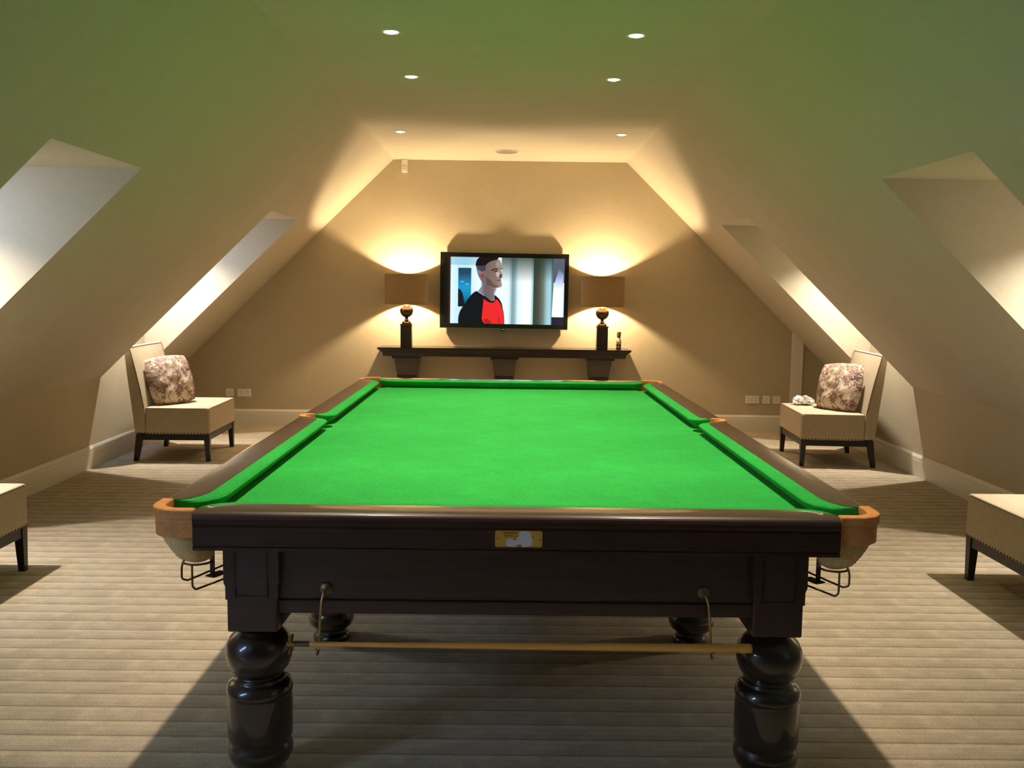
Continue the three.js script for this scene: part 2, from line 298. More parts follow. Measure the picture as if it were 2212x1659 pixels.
  for (const sx of [1, -1]) for (const sz of [1, -1]) {
    const m = new THREE.Matrix4().makeScale(sx, 1, sz);
    const fix = g => { g = clean(g).applyMatrix4(m); if (sx * sz < 0) { const p = g.attributes; for (const k of Object.keys(p)) { const A = p[k], n = A.itemSize; for (let i = 0; i < A.count; i += 3) for (let c = 0; c < n; c++) { const t = A.array[(i + 1) * n + c]; A.array[(i + 1) * n + c] = A.array[(i + 2) * n + c]; A.array[(i + 2) * n + c] = t; } } } return g; };
    const lip = plan(corner(0, 0.085, 0.06, 0), 0.876, 0.905, 0.006), body = plan(corner(0.006, 0.080, 0.055, -0.012), 0.822, 0.877, 0.002);
    const cover = mesh('pocket_leather', [fix(lip), fix(body)], leatherM, table);
    const sp = []; for (let i = 0; i <= 12; i++) { const t = P / 2 * (1 - i / 12), ox = HW - 0.012, oz = HL - 0.012; sp.push([ox - 0.08 + 0.08 * Math.cos(t), 0.871, oz - 0.08 + 0.08 * Math.sin(t)]); }
    mesh('stitching', fix(tube([[0.915, 0.871, HL - 0.012], ...sp, [HW - 0.012, 0.871, 1.82]], 0.0012, 40, 5)), stitchM, cover);
    // knotted string net: rows of cord round a tapering bag
    const net = [], NB = 22;
    for (let i = 0; i <= NB; i++) {
      const t = i / NB, y = 0.832 - 0.105 * t, rr = 0.068 * (1 - 0.40 * t * t) - (t > 0.85 ? (t - 0.85) * 0.12 : 0);
      net.push([rr + (i % 2 ? 0.0034 : 0), y]);
    }
    net.push([0.002, 0.723]);
    const ng = lathe(net, 40), np = ng.attributes.position;
    for (let i = 0; i < np.count; i++) { const y = np.getY(i), k = (0.832 - y) / 0.105, th = Math.atan2(np.getZ(i), np.getX(i)), w = 1 + 0.02 * Math.sin(th * 20 + k * 50); np.setX(i, np.getX(i) * w + 0.966 - 0.030 * k); np.setZ(i, np.getZ(i) * w + 1.872 - 0.02 * k); }
    ng.computeVertexNormals();
    mesh('net', fix(ng), netM, table);
    if (sz > 0) {
      const R = [0.936, 1.852], ring = new THREE.TorusGeometry(0.042, 0.0035, 8, 32).rotateX(P / 2).translate(R[0], 0.726, R[1]);
      const w1 = tube([[R[0] + 0.041, 0.726, R[1] + 0.012], [R[0] + 0.044, 0.708, R[1] + 0.015], [R[0] + 0.044, 0.676, R[1] + 0.015], [R[0] + 0.030, 0.668, R[1] + 0.005], [R[0] - 0.030, 0.668, R[1] - 0.15]], 0.0032, 40, 8);
      const w2 = tube([[R[0] + 0.004, 0.726, R[1] + 0.042], [R[0] + 0.005, 0.708, R[1] + 0.04], [R[0] + 0.005, 0.662, R[1] + 0.04], [R[0] - 0.003, 0.650, R[1] + 0.033], [R[0] - 0.085, 0.650, R[1] - 0.13]], 0.0032, 40, 8);
      const bar = tube([[R[0] - 0.028, 0.668, R[1] - 0.15], [R[0] - 0.058, 0.668, R[1] - 0.155], [R[0] - 0.087, 0.650, R[1] - 0.132]], 0.0045, 16, 8);
      const run = mesh('ball_runner', [fix(ring), fix(w1), fix(w2), fix(bar)], oldBrassM, table);
      mesh('runner_strap', fix(rbox(0.020, 0.10, 0.004, 0.0015).translate(0, 0, 0).rotateY(0.6).translate(R[0] - 0.022, 0.712, R[1] - 0.06)), std({ color: 0x3a2a1c, roughness: 0.7 }), run);
      mesh('runner_strap', fix(rbox(0.036, 0.004, 0.06, 0.0015).rotateY(0.5).translate(R[0] - 0.030, 0.662, R[1] - 0.075)), std({ color: 0x3a2a1c, roughness: 0.7 }), run);
    }
  }
  // middle pockets: leather lip let into the side rail
  for (const s of [1, -1]) {
    const q = []; for (let i = 0; i <= 12; i++) { const t = -P / 2 + P * i / 12; q.push([HW - 0.055 + 0.052 * Math.cos(t) * 0.98, 0.0545 * Math.sin(t)]); }
    for (let i = 0; i <= 12; i++) { const t = P / 2 - P * i / 12; q.push([HW - 0.075 + 0.040 * Math.cos(t), 0.040 * Math.sin(t)]); }
    mesh('pocket_leather', plan(q.map(([x, z]) => [s * x, s * z]), 0.822, 0.9045, 0.003), leatherM, table);
    mesh('rail_bridge', plan([[s * (HW - 0.030), s * -0.056], [s * (HW - 0.002), s * -0.056], [s * (HW - 0.002), s * 0.056], [s * (HW - 0.030), s * 0.056]].map(p => p), 0.79, 0.806), mahoganyM, table);
    const net = []; for (let i = 0; i <= 24; i++) { const t = i / 24; net.push([0.045 * (1 - 0.45 * t * t) + (i % 2 ? 0.002 : 0), 0.806 - 0.11 * t]); } net.push([0.002, 0.694]);
    mesh('net', lathe(net, 28).translate(s * (HW - 0.066), 0, 0), netM, table);
  }
  // brass maker's plate, gilt worn through to pale metal
  const cv = document.createElement('canvas'); cv.width = 512; cv.height = 192; const c = cv.getContext('2d');
  c.fillStyle = '#d9a63e'; c.fillRect(0, 0, 512, 192);
  const blob = (p, f) => { c.fillStyle = f; c.beginPath(); c.moveTo(p[0][0], p[0][1]); for (let i = 1; i <= p.length; i++) { const A = p[i % p.length], B = p[(i + 1) % p.length]; c.quadraticCurveTo(A[0], A[1], (A[0] + B[0]) / 2, (A[1] + B[1]) / 2); } c.closePath(); c.fill(); };
  blob([[262, 0], [378, 0], [392, 60], [405, 110], [400, 192], [130, 192], [120, 150], [118, 95], [180, 92], [215, 110], [250, 75], [262, 40]], '#ece4e2');
  blob([[230, 175], [265, 150], [300, 178], [290, 192], [225, 192]], '#b08a4a');
  c.fillStyle = '#8a651c'; c.fillRect(90, 14, 150, 22); c.fillRect(100, 52, 96, 14); c.fillRect(205, 58, 40, 10);
  blob([[190, 92], [215, 86], [236, 104], [212, 114]], '#96793a');
  c.fillStyle = '#5c4114'; for (const [x, y] of [[26, 92], [410, 74], [492, 104]]) { c.beginPath(); c.arc(x, y, 8, 0, 7); c.fill(); }
  const pt = new THREE.CanvasTexture(cv); pt.colorSpace = THREE.SRGBColorSpace;
  const sh = new THREE.Shape(); const w = 0.0665, h = 0.0235, rr = 0.006;
  sh.moveTo(-w + rr, -h); sh.lineTo(w - rr, -h); sh.quadraticCurveTo(w, -h, w, -h + rr); sh.lineTo(w, h - rr); sh.quadraticCurveTo(w, h, w - rr, h); sh.lineTo(-w + rr, h); sh.quadraticCurveTo(-w, h, -w, h - rr); sh.lineTo(-w, -h + rr); sh.quadraticCurveTo(-w, -h, -w + rr, -h);
  const pg = clean(new THREE.ExtrudeGeometry(sh, { depth: 0.002, bevelEnabled: true, bevelSize: 0.0008, bevelThickness: 0.0008, bevelSegments: 2, bevelOffset: -0.0008 }));
  const pp = pg.attributes.position, pu = pg.attributes.uv; for (let i = 0; i < pp.count; i++) pu.setXY(i, (pp.getX(i) + w) / (2 * w), (pp.getY(i) + h) / (2 * h));
  mesh('name_plate', pg.translate(0.004, 0.834, HL - 0.0025), std({ map: pt, metalness: 0.1, roughness: 0.45 }), table, true);
  // frame under the slate: moulded bearers between square leg heads
  const bear = (len) => [box(len, 0.235, 0.05, 0, 0.672, 0), rbox(len, 0.044, 0.062, 0.006, 0, 0.574, 0.002), rbox(len, 0.03, 0.066, 0.006, 0, 0.776, 0.002)];
  for (const s of [1, -1]) mesh('bearer', bear(1.50).map(g => g.translate(0, 0, 1.775).rotateY(s > 0 ? 0 : P)), mahoganyM, table);
  for (const s of [1, -1]) mesh('bearer', bear(3.40).map(g => g.translate(0, 0, 0.81).rotateY(s > 0 ? P / 2 : -P / 2)), mahoganyM, table);
  for (const zz of [-0.583, 0.583]) mesh('cross_bearer', box(1.56, 0.2, 0.09, 0, 0.70, zz), darkWoodM, table);
  // turned legs with square heads
  const prof = [[0, 0.50], [0.058, 0.497], [0.060, 0.485], [0.072, 0.478], [0.086, 0.465], [0.097, 0.445], [0.101, 0.422], [0.099, 0.398], [0.091, 0.372], [0.078, 0.353], [0.070, 0.347], [0.069, 0.341], [0.077, 0.338], [0.079, 0.333], [0.077, 0.329], [0.083, 0.325], [0.094, 0.317], [0.100, 0.302], [0.1005, 0.292], [0.099, 0.285], [0.0965, 0.282], [0.0975, 0.277], [0.099, 0.25], [0.099, 0.19], [0.0985, 0.152], [0.096, 0.140], [0.091, 0.134], [0.090, 0.129], [0.095, 0.122], [0.099, 0.106], [0.098, 0.090], [0.090, 0.070], [0.076, 0.057], [0.064, 0.050], [0.062, 0.042], [0.066, 0.036], [0.074, 0.028], [0.080, 0.014], [0.078, 0.0], [0, 0.0]];
  const legG = mergeVertices(lathe([...prof].reverse(), 64), 1e-5), head = (s) => {
    const g = [rbox(0.150, 0.11, 0.150, 0.006, 0, 0.553, 0), box(0.156, 0.19, 0.156, 0, 0.695, 0)];
    g.push(prism([[-0.082, 0.79], [0.082, 0.79], [0.082, 0.655], [0.075, 0.635], [-0.075, 0.635], [-0.082, 0.655]], -0.082, 0.082));
    return g;
  };
  for (const zz of [1.75, 0.583, -0.583, -1.75]) for (const s of [-1, 1]) {
    const g = new THREE.Group(); g.name = 'leg'; g.position.set(s * 0.788, 0, zz); table.add(g);
    mesh('turned_post', legG.clone(), legWoodM, g);
    mesh('leg_head', head(s), mahoganyM, g);
    if (zz > 1) {                                                     // fielded panel and bracket on the end legs in view
      mesh('panel_bead', [box(0.005, 0.17, 0.005, -0.048, 0.695, 0.083), box(0.005, 0.17, 0.005, 0.048, 0.695, 0.083), box(0.10, 0.005, 0.005, 0, 0.61, 0.077)], darkWoodM, g);
      mesh('bracket', prism([[-s * 0.074, 0.575], [-s * 0.115, 0.575], [-s * 0.115, 0.556], [-s * 0.074, 0.498]], -0.03, 0.03), mahoganyM, g);
    }
  }
  // brass roses and hooks on the end bearer
  for (const [x, i] of [[-0.571, 0], [0.566, 1]]) {
    const g = new THREE.Group(); g.name = 'rest_hook'; g.position.set(x, 0.628, 1.802); table.add(g);
    mesh('rose', lathe([[0, 0.009], [0.006, 0.009], [0.009, 0.006], [0.016, 0.004], [0.0185, 0.0015], [0.0185, 0], [0, 0]], 28).rotateX(P / 2), oldBrassM, g);
    const dx = i ? 0.020 : -0.016;
    mesh('hook', tube([[0, 0, 0.006], [dx * 0.2, -0.006, 0.022], [dx * 0.5, -0.03, 0.032], [dx * 0.8, -0.09, 0.034], [dx, -0.158, 0.034], [dx, -0.176, 0.040], [dx, -0.183, 0.055], [dx, -0.174, 0.068], [dx, -0.160, 0.071]], 0.0036, 48, 10), brassM, g);
  }
}
// the cross rest lying in the hooks
{
  const g = thing('snooker_rest', 'wooden snooker rest with brass cross head hanging in hooks under the table end', 'snooker rest', 0.067, 0.476, -4.51 + 1.854);
  const n = 20, prof = []; for (let i = 0; i <= n; i++) { const t = i / n; prof.push([0.0066 + 0.0076 * t, -0.655 + 1.325 * t]); }
  prof.unshift([0, -0.655]); prof.push([0.0125, 0.675], [0.0, 0.677]);
  mesh('shaft', lathe(prof, 24).rotateZ(-Math.PI / 2).rotateZ(0.0), ashM, g);
  mesh('ferrule', cyl(0.0075, 0.0078, 0.05, 0, 0, 0, 16).rotateZ(Math.PI / 2).translate(-0.665, 0, 0), oldBrassM, g);
  const arms = []; for (const a of [0.35, 0.35 + Math.PI / 2]) arms.push(rbox(0.008, 0.066, 0.008, 0.003).rotateX(a + 0.3).translate(-0.695, 0, 0));
  mesh('cross_head', [...arms, cyl(0.009, 0.009, 0.022, 0, 0, 0, 16).rotateZ(Math.PI / 2).translate(-0.695, 0, 0)], brassM, g);
}

// ───────────── slipper chairs ─────────────
function makeChair() {                                                // faces +x, origin on the floor under the seat centre
  const g = new THREE.Group(); g.name = 'slipper_chair';
  const W = 0.40;
  const seat = rbox(0.556, 0.232, 2 * W, 0.018, 0.050, 0.354, 0, 4), sp = seat.attributes.position;
  for (let i = 0; i < sp.count; i++) { const y = sp.getY(i); if (y > 0.44) { const x = (sp.getX(i) - 0.05) / 0.278, z = sp.getZ(i) / W; sp.setY(i, y + 0.012 * Math.max(0, 1 - x * x) * Math.max(0, 1 - z * z)); } }
  const seatP = mesh('seat', seat, linenM, g);
  const loop = (y, x0, x1, z, r) => tube([[x0, y, -z], [x1 - 0.02, y, -z], [x1, y, -z + 0.02], [x1, y, z - 0.02], [x1 - 0.02, y, z], [x0, y, z]], r, 80, 6);
  mesh('piping', loop(0.463, -0.222, 0.322, W - 0.006, 0.004), pipingM, seatP);
  const studs = []; for (let i = 0; i < 22; i++) for (const z of [-1, 1]) studs.push(new THREE.SphereGeometry(0.0065, 8, 5).scale(1, 1, 0.5).translate(-0.29 + i * 0.0285, 0.248, z * (W + 0.0005)));
  for (let i = 0; i < 27; i++) studs.push(new THREE.SphereGeometry(0.0065, 8, 5).scale(0.5, 1, 1).translate(0.328, 0.248, -W + 0.02 + i * 0.0292));
  const sm = mesh('nailhead_trim', studs, studM, seatP); sm.userData.kind = 'stuff';
  const prof = [[-0.225, 0.245], [-0.232, 0.46], [-0.262, 0.62], [-0.300, 0.80], [-0.345, 0.985], [-0.366, 0.998], [-0.395, 0.985], [-0.372, 0.74], [-0.335, 0.42], [-0.318, 0.245]];
  const back = mesh('backrest', toCreasedNormals(prism(prof.slice().reverse(), -W, W, 0.014), 0.7), linenM, g);
  for (const z of [-1, 1]) mesh('piping', tube([[-0.236, 0.47, z * (W - 0.005)], [-0.262, 0.62, z * (W - 0.005)], [-0.300, 0.80, z * (W - 0.005)], [-0.344, 0.978, z * (W - 0.005)]], 0.004, 24, 6), pipingM, back);
  mesh('piping', tube([[-0.347, 0.987, -W + 0.006], [-0.347, 0.989, 0], [-0.347, 0.987, W - 0.006]], 0.004, 12, 6), pipingM, back);
  mesh('base_rail', [box(0.60, 0.052, 0.03, 0.0, 0.212, W - 0.025), box(0.60, 0.052, 0.03, 0.0, 0.212, -W + 0.025), box(0.03, 0.052, 2 * W - 0.06, 0.300, 0.212, 0), box(0.03, 0.052, 2 * W - 0.06, -0.290, 0.212, 0)], wengeM, g);
  const leg = (x, z, dx, w0, w1) => { const q = []; const b = new THREE.BoxGeometry(1, 1, 1), p = b.attributes.position; for (let i = 0; i < p.count; i++) { const top = p.getY(i) > 0, w = top ? w0 : w1; p.setXYZ(i, x + p.getX(i) * w + (top ? 0 : dx), top ? 0.238 : 0, z + p.getZ(i) * w); } b.computeVertexNormals(); return b; };
  for (const z of [-1, 1]) { mesh('leg', leg(0.296, z * (W - 0.028), 0.006, 0.05, 0.034), wengeM, g); mesh('leg', leg(-0.280, z * (W - 0.028), -0.040, 0.054, 0.036), wengeM, g); }
  return g;
}
const chair0 = makeChair();
function placeChair(x, d, turn, label, extra) {
  const c = extra ? chair0.clone() : chair0; c.name = numbered('slipper_chair'); c.position.set(x, 0, -d); c.rotation.y = turn; scene.add(c);
  return tag(c, label, 'chair', 'slipper chairs along the walls');
}
placeChair(-2.895, 8.34, 0.02, 'beige slipper chair holding only a patterned cushion, against the far end of the wall', false);
placeChair(2.955, 8.43, Math.PI - 0.06, 'beige slipper chair with patterned cushion and a shiny wrapper on its seat', true);
placeChair(-2.87, 4.46, 0.0, 'empty beige slipper chair beside the table, on the alarm sensor side of the room', true);
placeChair(2.82, 4.48, Math.PI, 'empty beige slipper chair beside the table, on the bottle side of the room', true);

// square feather cushions
function makeCushion() {
  const N = 28, S = 0.215, pos = [], uv = [], idx = [];
  for (const f of [1, -1]) for (let i = 0; i <= N; i++) for (let j = 0; j <= N; j++) {
    const u = i / N * 2 - 1, v = j / N * 2 - 1, e = Math.pow(Math.max(0, (1 - u * u) * (1 - v * v)), 0.42);
    const px = u * S * Math.sqrt(1 - 0.16 * v * v) * 1.04, py = v * S * Math.sqrt(1 - 0.16 * u * u) * 1.04;
    const wr = 0.006 * Math.sin(u * 7 + v * 3) * e + 0.004 * Math.sin(v * 11 - u * 5) * e;
    pos.push(px, py, f * (0.092 * e) + wr); uv.push(i / N, j / N);
  }
  const M = (N + 1) * (N + 1);
  for (let i = 0; i < N; i++) for (let j = 0; j < N; j++) { const a = i * (N + 1) + j, b = a + N + 1; idx.push(a, b, a + 1, b, b + 1, a + 1); idx.push(M + a, M + a + 1, M + b, M + b, M + a + 1, M + b + 1); }
  const g = new THREE.BufferGeometry(); g.setAttribute('position', new THREE.Float32BufferAttribute(pos, 3)); g.setAttribute('uv', new THREE.Float32BufferAttribute(uv, 2)); g.setIndex(idx); g.computeVertexNormals();
  return g;
}
const cushG = makeCushion();
function placeCushion(x, y, d, yaw, lean, label) {
  const m = mesh('scatter_cushion', cushG.clone(), crewelM, scene, true);
  m.position.set(x, y, -d); m.rotation.set(lean, yaw, 0.05, 'YXZ');
  return tag(m, label, 'cushion', 'patterned cushions on the chairs');
}
placeCushion(-3.005, 0.680, 8.26, 0.95, -0.30, 'cream cushion with brown floral print on the chair without a wrapper');
placeCushion(3.045, 0.680, 8.37, -0.98, -0.30, 'cream cushion with plum and brown floral print on the chair beside a shiny wrapper');
// crumpled clear wrapper on the seat
{
  const g = new THREE.IcosahedronGeometry(0.07, 4), p = g.attributes.position;
  for (let i = 0; i < p.count; i++) {
    const x = p.getX(i), y = p.getY(i), z = p.getZ(i), k = 0.45 + 0.75 * vnoise(x * 75 + 40, z * 70 + y * 65 + 40, 97, 89) + 0.25 * vnoise(x * 190 + 90, z * 180 + y * 160 + 90, 97, 89);
    p.setXYZ(i, x * 1.35 * k, Math.max(-0.020, y * 0.75 * k), z * 0.9 * k);
  }
  const m = mesh('crumpled_wrapper', toCreasedNormals(g, 0.12), phys({ color: lin(0.75, 0.74, 0.70), metalness: 0.75, roughness: 0.22 }), scene);
  m.position.set(2.83, 0.502, -8.70); tag(m, 'small crumpled shiny silver wrapper lying on a chair seat', 'wrapper');
}

// ───────────── far wall: mantel shelf, lamps, screen ─────────────
const FW = -FAR;
{
  const g = thing('mantel_shelf', 'dark mahogany mantel shelf on three tapered corbels below the screen', 'shelf', -0.018, 0, FW);
  const TOPY = 0.902, D = 0.35, HWs = 1.335;
  // crown-moulded shelf with returned ends: stack of slabs whose edges step in
  const prof = [[0, TOPY], [0, TOPY - 0.018], [0.008, TOPY - 0.024], [0.020, TOPY - 0.030], [0.038, TOPY - 0.048], [0.050, TOPY - 0.060], [0.052, TOPY - 0.094]];
  const pos = [], idx = [], ring = d => [[-HWs + d, 0], [-HWs + d, D - d], [HWs - d, D - d], [HWs - d, 0]];
  for (const [d, y] of prof) for (const [x, z] of ring(d)) pos.push(x, y, z);
  const R = prof.length; for (let i = 0; i < R - 1; i++) for (let j = 0; j < 3; j++) { const a = i * 4 + j, b = a + 4; idx.push(a, b, a + 1, a + 1, b, b + 1); }
  idx.push(0, 1, 2, 0, 2, 3); const l = (R - 1) * 4; idx.push(l, l + 2, l + 1, l, l + 3, l + 2);
  for (let i = 0; i < R - 1; i++) { const a = i * 4 + 3, b = a + 4, c = i * 4, e = c + 4; idx.push(a, b, c, c, b, e); }
  const sg = new THREE.BufferGeometry(); sg.setAttribute('position', new THREE.Float32BufferAttribute(pos, 3)); sg.setIndex(idx); sg.computeVertexNormals();
  mesh('shelf_board', toCreasedNormals(sg, 0.4), darkWoodM, g);
  for (const x of [-1.045, 0, 1.02]) {
    const c = prism([[0, 0.45], [0.05, 0.45], [0.10, 0.50], [0.165, 0.60], [0.205, 0.72], [0.22, 0.808], [0, 0.808]], -0.1, 0.1), p = c.attributes.position;
    for (let i = 0; i < p.count; i++) { const k = 0.93 + 0.40 * Math.max(0, (p.getY(i) - 0.52) / 0.29); p.setZ(i, p.getZ(i) * k); }
    c.computeVertexNormals();
    mesh('corbel', [c.rotateY(-Math.PI / 2).translate(x, 0, 0), rbox(0.30, 0.03, 0.25, 0.004, x, 0.795, 0.125)], darkWoodM, g);
  }
}
function tableLamp(x, label) {
  const d = 9.80, g = thing('table_lamp', label, 'table lamp', x, 0.902, -d, 0, 'lamps on the mantel shelf');
  mesh('plinth', [rbox(0.118, 0.235, 0.118, 0.004, 0, 0.1175, 0), rbox(0.132, 0.012, 0.132, 0.003, 0, 0.241, 0)], plinthM, g);
  mesh('neck', lathe([[0, 0.247], [0.052, 0.247], [0.050, 0.258], [0.040, 0.272], [0.026, 0.283], [0.020, 0.290], [0.022, 0.294], [0.016, 0.300], [0.018, 0.312], [0.026, 0.320], [0, 0.322]], 32), bronzeM, g);
  mesh('ball', new THREE.SphereGeometry(0.071, 40, 28).translate(0, 0.383, 0), bronzeM, g);
  mesh('stem', cyl(0.008, 0.008, 0.14, 0, 0.515, 0, 12), brassM, g);
  const R = 0.229, y0 = 0.457, y1 = 0.762;
  const shade = mesh('lamp_shade', lathe([[R, y0], [R, y1], [R - 0.003, y1], [R - 0.003, y0], [R, y0]], 64), shadeM, g);
  mesh('shade_rim', [new THREE.TorusGeometry(R - 0.001, 0.0028, 6, 64).rotateX(Math.PI / 2).translate(0, y0, 0), new THREE.TorusGeometry(R - 0.001, 0.0028, 6, 64).rotateX(Math.PI / 2).translate(0, y1, 0)], pipingM, shade);
  mesh('bulb', new THREE.SphereGeometry(0.03, 20, 14).scale(1, 1.25, 1).translate(0, 0.610, 0), lampBulbM, g);
  const l = new THREE.PointLight(TUNGSTEN, LAMP_CD, 0, 2); l.position.set(0, 0.612, 0); l.shadow.radius = 1.3; l.castShadow = true; l.name = 'glow'; g.add(l);
  return g;
}
tableLamp(-1.056, 'bronze ball table lamp with brown drum shade, alone at one end of the mantel shelf');
tableLamp(1.012, 'bronze ball table lamp with brown drum shade, standing next to a small bottle');
{
  const g = thing('small_bottle', 'small ornamental bottle with dark base and brown cap on the mantel shelf', 'bottle', 1.195, 0.902, -9.82);
  mesh('base', lathe([[0, 0], [0.027, 0], [0.028, 0.006], [0.027, 0.036], [0, 0.038]], 24), phys({ color: lin(0.05, 0.008, 0.010), roughness: 0.25, clearcoat: 0.8 }), g);
  mesh('body', lathe([[0, 0.036], [0.025, 0.036], [0.026, 0.060], [0.029, 0.078], [0.027, 0.098], [0.019, 0.112], [0.020, 0.122], [0, 0.124]], 24), phys({ color: lin(0.55, 0.40, 0.28), roughness: 0.15, clearcoat: 0.6 }), g);
  mesh('band', lathe([[0.0255, 0.042], [0.0275, 0.044], [0.0275, 0.054], [0.0255, 0.056]], 24), std({ color: lin(0.09, 0.04, 0.015), roughness: 0.5 }), g);
  mesh('cap', lathe([[0, 0.122], [0.017, 0.122], [0.020, 0.140], [0.023, 0.142], [0.023, 0.186], [0.024, 0.190], [0, 0.191]], 24), std({ color: lin(0.16, 0.10, 0.06), roughness: 0.45 }), g);
}
{ // wall-mounted screen
  const zf = FW + 0.084, g = thing('television', 'large flat television on the wall showing a person in a red and black top', 'television', -0.028, 1.506, zf);
  g.rotation.z = -0.006;
  const W = 1.375, H = 0.80;
  mesh('case', [rbox(W, H, 0.045, 0.006, 0, 0, -0.0235), rbox(W * 0.72, H * 0.62, 0.03, 0.008, 0, -0.02, -0.055)], std({ color: 0x15151a, roughness: 0.5 }), g);
  for (const [h, y] of [[0.007, H / 2 + 0.001], [0.009, -H / 2 - 0.001]]) mesh('edge_strip', box(W + 0.004, h, 0.03, 0, y, -0.015), silverM, g);
  const bz = 0.046; mesh('bezel', [box(W - 0.002, bz, 0.006, 0, H / 2 - bz / 2, 0.001), box(W - 0.002, bz, 0.006, 0, -H / 2 + bz / 2, 0.001), box(bz, H - 2 * bz, 0.006, -W / 2 + bz / 2, 0, 0.001), box(bz, H - 2 * bz, 0.006, W / 2 - bz / 2, 0, 0.001)], blackM, g);
  mesh('wall_bracket', box(0.45, 0.35, 0.02, 0, 0, -0.0735), blackM, g);
  // the programme on the screen, painted in the screen's own coordinates
  const cv = document.createElement('canvas'); cv.width = 1024; cv.height = 580; const c = cv.getContext('2d');
  const X0 = 140, X1 = 2075, Y0 = 165, Y1 = 1265; c.setTransform(1024 / (X1 - X0), 0, 0, 580 / (Y1 - Y0), -X0 * 1024 / (X1 - X0), -Y0 * 580 / (Y1 - Y0));
  const grad = (x0, x1, stops) => { const q = c.createLinearGradient(x0, 0, x1, 0); stops.forEach(([t, k]) => q.addColorStop(t, k)); return q; };
  c.fillStyle = '#cdeef8'; c.fillRect(X0, Y0, X1 - X0, Y1 - Y0);
  c.fillStyle = grad(X0, 245, [[0, '#140d0a'], [0.55, '#20140f'], [0.85, '#3c2c24'], [1, '#a8c8d0']]); c.fillRect(X0, Y0, 105, Y1 - Y0);
  c.fillStyle = grad(240, 720, [[0, '#e8fbff'], [0.25, '#c8f0fb'], [0.5, '#bfeaf6'], [1, '#f4feff']]); c.fillRect(240, Y0, 480, Y1 - Y0);
  c.fillStyle = 'rgba(110,175,205,0.45)'; c.fillRect(240, Y0, 480, 130);
  // picture on the wall behind
  let q = c.createLinearGradient(0, 340, 0, 980); [[0, '#18344a'], [0.3, '#2b6d96'], [0.5, '#1c9ad0'], [0.75, '#1184ac'], [1, '#0a3442']].forEach(s => q.addColorStop(...s)); c.fillStyle = q; c.fillRect(362, 345, 208, 640);
  c.fillStyle = '#131a22'; c.beginPath(); c.moveTo(362, 690); c.quadraticCurveTo(420, 690, 450, 830); c.lineTo(470, 985); c.lineTo(362, 985); c.fill();
  c.fillStyle = '#1f4a66'; c.fillRect(380, 360, 170, 90); c.fillStyle = '#59b6de'; c.fillRect(395, 560, 60, 26); c.fillRect(480, 600, 50, 30);
  // bright window and curtains
  c.fillStyle = grad(980, 1240, [[0, '#f2feff'], [0.75, '#eafcff'], [0.9, '#b7d3da'], [1, '#7f9da6']]); c.fillRect(980, Y0, 260, Y1 - Y0);
  c.fillStyle = grad(1230, 1590, [[0, '#7f9fa8'], [0.12, '#8fb2bb'], [0.28, '#e4fbff'], [0.6, '#ffffff'], [0.85, '#f1ffff'], [0.95, '#a3cbd0'], [1, '#3f4f45']]); c.fillRect(1230, Y0, 360, Y1 - Y0);
  c.fillStyle = grad(1580, 1900, [[0, '#37423a'], [0.25, '#4a4f40'], [0.5, '#727a74'], [0.66, '#9fc4cb'], [0.85, '#a8e0ea'], [0.94, '#6d8a92'], [1, '#49535d']]); c.fillRect(1580, Y0, 320, Y1 - Y0);
  q = c.createLinearGradient(0, 170, 0, 560); [[0, 'rgba(40,52,44,0.75)'], [1, 'rgba(40,52,44,0)']].forEach(s => q.addColorStop(...s)); c.fillStyle = q; c.fillRect(1060, Y0, 1020, 400);
  c.fillStyle = '#5a6270'; c.fillRect(1890, Y0, 185, 400);
  q = c.createLinearGradient(0, 300, 0, 1140); [[0, '#566080'], [0.3, '#c9d6ff'], [0.45, '#ffffff'], [1, '#ffffff']].forEach(s => q.addColorStop(...s)); c.fillStyle = q;
  c.beginPath(); c.moveTo(1985, 330); c.lineTo(2062, 420); c.lineTo(2055, 1140); c.lineTo(1882, 1130); c.lineTo(1900, 640); c.fill();
  c.fillStyle = '#2a2138'; c.fillRect(1880, 1135, 195, 130);
  // person: top, neck, head
  const poly = (pts, f) => { c.fillStyle = f; c.beginPath(); c.moveTo(...pts[0]); for (let i = 1; i < pts.length; i++) c.lineTo(...pts[i]); c.closePath(); c.fill(); };
  c.fillStyle = '#10121a'; c.beginPath(); c.moveTo(370, 1265); c.bezierCurveTo(360, 1130, 390, 1040, 470, 950); c.bezierCurveTo(540, 830, 580, 760, 660, 722); c.lineTo(780, 800); c.lineTo(960, 790); c.bezierCurveTo(1040, 840, 1080, 920, 1085, 1000); c.bezierCurveTo(1110, 1080, 1118, 1180, 1118, 1265); c.fill();
  c.fillStyle = '#ee2a2c'; c.beginPath(); c.moveTo(775, 850); c.bezierCurveTo(820, 880, 870, 925, 930, 912); c.bezierCurveTo(960, 905, 970, 870, 985, 850); c.bezierCurveTo(1040, 900, 1070, 960, 1083, 1020); c.bezierCurveTo(1105, 1090, 1115, 1180, 1116, 1265); c.lineTo(800, 1265); c.bezierCurveTo(760, 1230, 745, 1200, 752, 1130); c.bezierCurveTo(762, 1020, 770, 930, 775, 850); c.fill();
  poly([[820, 1265], [770, 1195], [840, 1180], [900, 1230], [920, 1265]], '#b31a22'); poly([[1010, 1120], [1050, 1180], [1040, 1265], [1000, 1200]], '#c9222a');
  q = c.createLinearGradient(700, 0, 1000, 0); [[0, '#8f93b5'], [0.35, '#6d5f62'], [0.75, '#7d6c6a'], [1, '#c4bfc8']].forEach(s => q.addColorStop(...s)); c.fillStyle = q;
